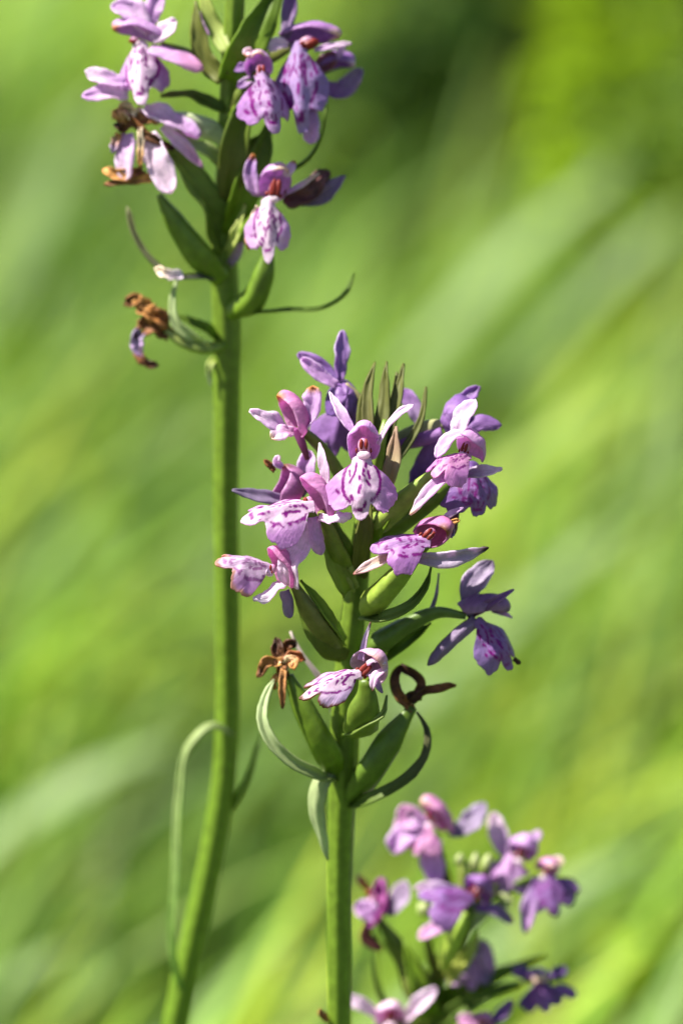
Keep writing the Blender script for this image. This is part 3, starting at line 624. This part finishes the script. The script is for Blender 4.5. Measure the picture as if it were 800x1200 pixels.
# -- spotted flower in front, right of the stem
f = flower(L, [sl(274, 128, -16), (286, 112, 84), (296, 98, 70), (302, 84, 62)], [(0, 14), (.4, 28), (.8, 22), (1, 10)], OL, DG)
hood(f, (303, 74, 48), (-.15, -1, -.1), (.15, .5, -.9), 32, 34, 16, (.5, .28, .56), LI, tip=CR, seed=33, beak=20)
throat(f, (306, 84, 40), (-.1, -1, 0), (.2, .3, -1), 20)
lip(f, (308, 90, 36), (322, 156, 22), n=(.35, -.2, -1), ws=.85, lobe=.9, back=1.3, seed=34, c_mid=(.5, .32, .56), c_lobe=(.46, .24, .54), mk=1)
sepal(f, [(296, 66, 46), (291, 60, 40), (288, 66, 36)], 12, CR, WH, tip=OR)
sepal(f, [(296, 78, 60), (286, 78, 60), (275, 82, 64)], 12, PU, PU)
sepal(f, [(298, 90, 60), (288, 96, 60), (278, 102, 64)], 12, LI, PU)
# -- larger flower behind it
f = flower(L, [sl(276, 90, 0), (300, 76, 104), (326, 62, 96), (346, 52, 88)], None, OL, OL)
hood(f, (364, 42, 82), (.9, -.35, 0), (.1, .9, -.5), 36, 66, 17, PU, (.42, .22, .48), tip=CR, seed=35, beak=18)
throat(f, (358, 50, 74), (.8, -.4, 0), (.1, .9, -.6), 24, red=1.6)
lip(f, (350, 58, 72), (354, 156, 58), n=(-.1, -.25, -1), ws=.6, lobe=.9, back=1.2, seed=36, c_mid=(.44, .3, .56), c_lobe=(.36, .22, .5))
sepal(f, [(336, 44, 86), (338, 20, 88), (342, -14, 94)], 22, GP, PU, n=(-.3, 0, -1))
sepal(f, [(338, 52, 76), (326, 50, 70), (314, 58, 68)], 16, WH, WH)
sepal(f, [(360, 110, 66), (366, 140, 66), (362, 168, 72)], 22, PU, LI, prof='spoon')
sepal(f, [(368, 58, 74), (392, 52, 72), (412, 50, 76)], 9, LI, WH, prof='lance')
bract(L, [sl(276, 200, 6), (330, 202, 116), (358, 188, 108), (376, 160, 108), (382, 124, 114)], 5, DG, DG)
# -- flower on the far right of the spike
f = flower(L, [sl(274, 110, 20), (320, 100, 150), (352, 92, 146), (372, 84, 140)], None, OL, OL)
hood(f, (394, 76, 132), (.8, -.6, 0), (.3, .8, -.2), 34, 44, 18, PU, PU, tip=WH, seed=37)
sepal(f, [(366, 88, 124), (376, 78, 120), (394, 62, 120)], 24, (.22, .09, .10), (.28, .1, .16), n=(-.2, 0, -1))
sepal(f, [(376, 96, 126), (396, 106, 124), (424, 80, 126)], 26, PU, GP, prof='ovate', n=(.1, -.2, -1))
sepal(f, [(396, 68, 118), (399, 58, 116), (403, 50, 116)], 9, LI, WH)
# -- lower flower with a pale spotted lip
f = flower(L, [sl(270, 290, -16), (290, 268, 110), (304, 250, 88), (314, 234, 76)], [(0, 12), (.3, 22), (.7, 18), (1, 9)], GR, DG)
hood(f, (322, 213, 62), (.35, -1, -.1), (.1, .55, -.85), 38, 50, 18, (.46, .26, .52), LI, tip=CR, seed=38, beak=24)
throat(f, (321, 224, 52), (.2, -1, 0), (.1, .3, -1), 24, red=1.6)
lip(f, (314, 238, 48), (314, 308, 38), n=(.1, -.25, -1), ws=.7, lobe=.92, back=.9, seed=39, c_mid=WH, c_lobe=LI)
sepal(f, [(300, 228, 64), (294, 206, 60), (297, 180, 62)], 19, LI, PU, tip=OR, prof='lance', n=(-.3, 0, -1), cup=.4)
sepal(f, [(334, 206, 54), (340, 198, 50), (344, 188, 50)], 12, WH, LI, tip=OR)
dry(f, [(304, 242, 52), (296, 262, 48), (291, 292, 50)], 12, CR, OR, crumple=.35)
dry(f, [(332, 232, 76), (352, 230, 74), (382, 200, 78)], 26, (.10, .035, .03), (.12, .05, .05), crumple=.4)
sepal(f, [(350, 236, 84), (376, 228, 82), (404, 206, 88)], 24, (.24, .18, .26), GP, prof='lance')
sepal(f, [(336, 226, 60), (356, 214, 58), (374, 202, 62)], 7, LI, CR, prof='lance')
bract(L, [sl(266, 296, -26), (276, 276, 110), (282, 256, 106), (288, 240, 108)], 16, YG, (.4, .46, .14), n=(-.3, -.3, -1))
bract(L, [sl(270, 310, -20), (280, 290, 118), (282, 270, 118), (288, 250, 122)], 12, GP, LI)
bract(L, [sl(260, 190, -22), (246, 176, 100), (226, 168, 92), (206, 150, 90)], 20, (.3, .36, .12), PG, n=(-.2, -.6, -1))
# -- fat green ovaries lower on the stem
f = flower(L, [sl(272, 366, -20), (296, 350, 126), (308, 322, 116), (316, 290, 110)], [(0, 22), (.3, 32), (.7, 26), (1, 11)], GR, DG, rib=.11)
bract(L, [sl(272, 372, -16), (296, 366, 130), (336, 363, 126), (380, 360, 126), (404, 344, 130), (414, 320, 136)], 9, DG, DG, prof='strap', n=(0, -1, -.3))
f = flower(L, [sl(258, 326, -18), (232, 296, 128), (208, 262, 120), (186, 228, 116)], [(0, 24), (.3, 34), (.7, 26), (1, 9)], GR, DG, rib=.11)
bract(L, [sl(256, 330, -14), (236, 324, 124), (206, 324, 118), (180, 308, 116), (158, 276, 118), (149, 242, 124)], 12, (.10, .11, .08), (.14, .15, .06), prof='strap', n=(.1, -1, -.4), cup=.5)
dry(L, [(214, 322, 112), (196, 322, 108), (182, 314, 108)], 12, WH, CR, name='withered_bract')
# -- shrivelled brown flower at the foot of the spike
f = flower(L, [sl(262, 404, -14), (238, 408, 150), (216, 402, 144), (194, 386, 140)], [(0, 12), (.4, 16), (.8, 13), (1, 10)], GR, (.3, .34, .1), rib=.1)
f['label'] = 'shrivelled brown flower on a bent green stalk'
dry(f, [(200, 390, 138), (182, 378, 132), (164, 388, 132)], 26, BR, (.26, .1, .03), crumple=.8)
dry(f, [(196, 378, 136), (176, 366, 130), (156, 350, 132)], 20, (.3, .12, .03), OR, crumple=.8)
dry(f, [(176, 364, 134), (160, 352, 130), (146, 358, 132)], 16, OR, BR, crumple=.8)
dry(f, [(166, 388, 132), (160, 402, 130), (166, 418, 132)], 16, GP, LI, crumple=.4)
dry(f, [(160, 412, 132), (168, 424, 130), (184, 428, 132)], 12, BR, DB)
dry(f, [(162, 384, 132), (158, 392, 130), (156, 402, 132)], 7, DB)
bract(L, [sl(252, 410, -10), (226, 396, 138), (206, 378, 132), (203, 350, 132), (208, 326, 136)], 14, (.36, .44, .14), PG, n=(-.6, -.2, -1))
bract(L, [sl(258, 400, -6), (234, 380, 150), (214, 372, 148), (196, 370, 148)], 14, GR, DG, n=(0, -.6, -1))
bract(L, [sl(252, 420, -4), (246, 428, 180), (245, 440, 184), (247, 452, 186)], 9, YG, PG)
# -- narrow leaves on the lower stem
ribbon('leaf', L, [sl(212, 1160, -16), (203, 1120, 350), (206, 1010, 318), (210, 930, 300), (222, 872, 286), (248, 850, 288), (274, 862, 300)], 11, (.24, .40, .08), (.36, .44, .18), prof='strap', n=(-.45, -.1, -1), cup=.4, mat=BRACT, ns=40, thick=.0003)
ribbon('leaf', L, [sl(268, 950, 10), (284, 926, 330), (296, 896, 330), (306, 862, 336)], 12, (.24, .34, .05), (.24, .34, .05), prof='leaf', n=(-.6, 0, -1), cup=.4, mat=BRACT, thick=.0003)

# ================================================================== the short orchid on the right, behind
DOFF = 75.0
dT = lambda y: 390 + (y - 1000) * .3
T = orchid('small soft-focus purple orchid, shortest of the three, its spike low beside the straight stem',
           [(548, 1010), (540, 1060), (524, 1110), (508, 1160), (500, 1220)], [8, 16, 22, 26, 28], dT)
def sT(x, y, k=0): return (x, y, dT(y) + k)
def small_flower(stalk, hc, hup, hop, hsz, lt, lp, ln, sepals, hcol=(PK, LI), lcol=(LI, LI), seed=50, rad=None, tip=None, ws=.95):
    f = flower(T, stalk, rad or [(0, 8), (.4, 16), (.8, 14), (1, 8)], OL, DG)
    hsz = (hsz[0] * 1.18, hsz[1] * 1.12)
    hood(f, hc, hup, hop, hsz[0], hsz[1], hsz[0] * .5, hcol[0], hcol[1], seed=seed, tip=tip)
    throat(f, along(hc, hop, 6), hup, hop, hsz[0] * .6)
    if lt: lip(f, lt, lp, n=ln, ws=ws * 1.12, back=.6, seed=seed + 1, c_mid=lcol[0], c_lobe=lcol[1], mk=.8, hi=False)
    for pts, wd, c0, c1 in sepals: sepal(f, pts, wd * 1.3, c0, c1, prof='ovate', n=(-.2, -.4, -1))
    return f
small_flower([sT(536, 1070), (524, 1040, 372), (516, 1006, 366), (512, 980, 362)], (510, 956, 352), (-.05, -1, -.1), (-.7, .5, -.4), (30, 48), (502, 972, 346), (486, 1002, 330), (-.3, -.7, -.8),
   [([(500, 968, 350), (478, 956, 346), (470, 944, 346)], 26, LI, PK), ([(496, 974, 346), (474, 978, 342), (460, 1000, 342)], 26, LI, LI), ([(526, 978, 360), (546, 968, 362), (568, 941, 368)], 22, GP, (.36, .28, .44)),
    ([(512, 984, 350), (506, 1004, 346), (512, 1036, 350)], 24, LI, LI), ([(484, 958, 350), (474, 966, 348), (464, 976, 350)], 20, WH, PK)], (MG, PK), (PK, PK), 51, tip=CR)
small_flower([sT(544, 1040), (566, 1030, 388), (584, 1018, 384), (598, 1006, 382)], (612, 996, 376), (.4, -1, 0), (-.2, .7, -.6), (34, 42), (600, 1006, 372), (588, 1050, 362), (-.1, -.4, -1),
   [([(592, 1004, 380), (584, 980, 380), (578, 952, 384)], 20, LI, WH), ([(618, 990, 378), (628, 980, 378), (632, 974, 380)], 12, GP, LI)], ((.6, .4, .64), LI), (LI, (.45, .26, .56)), 53, ws=1.1)
small_flower([sT(540, 1060, -10), (580, 1046, 372), (610, 1034, 368), (630, 1026, 366)], (642, 1018, 362), (.5, -.9, 0), (-.3, .7, -.6), (24, 30), (642, 1028, 358), (650, 1074, 350), (0, -.4, -1),
   [([(630, 1030, 360), (622, 1056, 356), (615, 1094, 356)], 16, PU, LI), ([(652, 1032, 362), (664, 1036, 362), (678, 1046, 364)], 14, PU, PU), ([(646, 1016, 358), (654, 1010, 356), (658, 1014, 356)], 12, WH, CR)], (MG, PK), (PU, PU), 55, tip=CR, ws=1.0)
small_flower([sT(530, 1120, -20), (540, 1096, 366), (548, 1072, 350), (556, 1056, 344)], (560, 1042, 334), (.6, -.8, 0), (-.6, .5, -.6), (32, 40), (550, 1052, 328), (490, 1050, 316), (0, -.85, -.75),
   [([(540, 1050, 334), (512, 1040, 326), (486, 1042, 322)], 14, PU, WH), ([(556, 1064, 340), (578, 1066, 338), (602, 1082, 340)], 13, PU, GP), ([(526, 1084, 330), (510, 1088, 324), (490, 1100, 322)], 15, LI, PK)], (MG, PU), (PU, (.36, .18, .46)), 57,
   [(0, 14), (.3, 22), (.7, 20), (1, 10)])
small_flower([sT(508, 1170, -10), (480, 1130, 396), (460, 1100, 386), (444, 1078, 380)], (440, 1056, 374), (-.3, -1, 0), (-.6, -.5, -.4), (26, 52), None, None, None,
   [([(440, 1076, 370), (430, 1068, 366), (416, 1062, 366)], 22, LI, LI), ([(452, 1072, 376), (466, 1056, 374), (474, 1032, 378)], 22, GP, (.4, .3, .44)), ([(432, 1044, 374), (424, 1034, 374), (418, 1026, 376)], 8, BR, DB), ([(436, 1078, 376), (428, 1096, 378), (448, 1114, 382)], 14, (.1, .03, .03), (.1, .03, .03))], (MG, MG), seed=59, rad=[(0, 14), (.3, 25), (.7, 22), (1, 10)])
small_flower([sT(522, 1130, 10), (534, 1128, 420), (544, 1126, 416)], (550, 1124, 410), (.2, -1, 0), (-.2, .7, -.6), (24, 26), (550, 1122, 404), (552, 1162, 396), (0, -.4, -1),
   [([(548, 1126, 402), (538, 1136, 396), (528, 1156, 394)], 22, LI, LI), ([(554, 1122, 404), (562, 1110, 404), (576, 1140, 404)], 16, GP, LI)], (LI, LI), (LI, GP), 61, ws=1.0)
small_flower([sT(504, 1200, -20), (540, 1178, 430), (580, 1162, 418), (610, 1154, 410)], (630, 1148, 402), (.2, -1, 0), (.2, .6, -.7), (30, 24), (632, 1152, 396), (640, 1188, 386), (.1, -.5, -1),
   [([(622, 1146, 400), (612, 1140, 398), (600, 1142, 398)], 14, DP, PU), ([(644, 1146, 400), (654, 1140, 398), (664, 1136, 398)], 14, DP, DP), ([(648, 1158, 396), (662, 1162, 396), (676, 1168, 398)], 12, PU, PU), ([(624, 1150, 390), (632, 1146, 386), (642, 1148, 386)], 9, CR, CR)], (DP, PU), (PU, DP), 63, ws=1.1)
small_flower([sT(504, 1210, -20), (490, 1204, 420), (476, 1200, 404), (464, 1200, 392)], (458, 1190, 380), (0, -1, -.2), (0, .5, -1), (34, 34), (456, 1206, 374), (456, 1260, 362), (0, -.5, -1),
   [([(442, 1190, 378), (424, 1178, 364), (402, 1170, 360)], 15, WH, WH), ([(476, 1196, 372), (490, 1178, 346), (512, 1158, 344)], 17, WH, WH)], (PK, WH), (WH, LI), 65)
small_flower([sT(506, 1215, -10), (530, 1210, 420), (552, 1204, 410)], (566, 1198, 400), (.3, -1, 0), (-.2, .6, -.7), (24, 26), None, None, None,
   [([(560, 1200, 392), (546, 1196, 388), (536, 1200, 388)], 16, PK, PK), ([(572, 1200, 398), (586, 1190, 396), (600, 1172, 398)], 14, DP, PU)], (LI, PK), seed=67)
for pts, wd, c in (([sT(502, 1210, -40), (530, 1188, 400), (570, 1168, 392), (606, 1154, 392)], 22, DG), ([sT(520, 1140, -30), (528, 1118, 372), (540, 1090, 358), (548, 1070, 356)], 24, (.32, .42, .05)),
                   ([sT(530, 1120, 0), (538, 1060, 396), (540, 1030, 392), (538, 1004, 394)], 14, YG), ([sT(536, 1100, 0), (550, 1050, 390), (556, 1020, 388), (558, 1002, 392)], 14, PG),
                   ([sT(540, 1090, 0), (566, 1050, 390), (574, 1020, 388), (576, 1004, 392)], 10, YG), ([sT(536, 1100, -20), (572, 1068, 376), (590, 1056, 372), (602, 1048, 374)], 16, PG),
                   ([sT(500, 1190, -20), (478, 1160, 400), (468, 1130, 396), (446, 1100, 396)], 14, DG), ([sT(498, 1200, -30), (486, 1170, 392), (478, 1150, 388), (470, 1120, 390)], 16, YG),
                   ([sT(514, 1150, -20), (504, 1120, 396), (500, 1100, 394), (494, 1084, 398)], 12, OL), ([sT(504, 1180, 10), (546, 1160, 420), (590, 1140, 420), (640, 1120, 428)], 26, GR),
                   ([sT(502, 1200, 10), (448, 1170, 420), (440, 1120, 416), (442, 1080, 420)], 8, DG)):
    bract(T, pts, wd, c, n=(-.2, -.4, -1))
tube('bud', T, [sT(520, 1134, -60), (532, 1100, 318), (546, 1070, 312)], [(0, 14), (.4, 22), (.8, 20), (1, 9)], (.34, .42, .08), (.24, .36, .03), rib=.12)
for x, y, d, rx, ry, ax in ((538, 1008, 360, 6, 8, (.3, -1, 0)), (556, 1010, 356, 6, 11, (.2, -1, 0)), (570, 1012, 352, 7, 12, (.4, -1, 0)), (592, 1056, 350, 11, 8, (.8, -.6, 0)), (496, 1066, 366, 8, 9, (0, -1, 0))):
    blob('bud', T, (x, y, d), ax, rx, ry, rx, (.26, .34, .09), mat=GREEN, lump=.4, col2=(.36, .40, .18))
for pts, wd, c in (([sT(524, 1150, -50), (548, 1120, 350), (556, 1104, 346), (560, 1090, 346)], 20, (.40, .44, .10)), ([sT(506, 1190, -50), (492, 1160, 366), (482, 1130, 362), (474, 1104, 364)], 26, GR),):
    bract(T, pts, wd, c, n=(-.2, -.4, -1))
#TAIL
for o in list(bpy.data.objects):
    if '_o' in o: del o['_o']
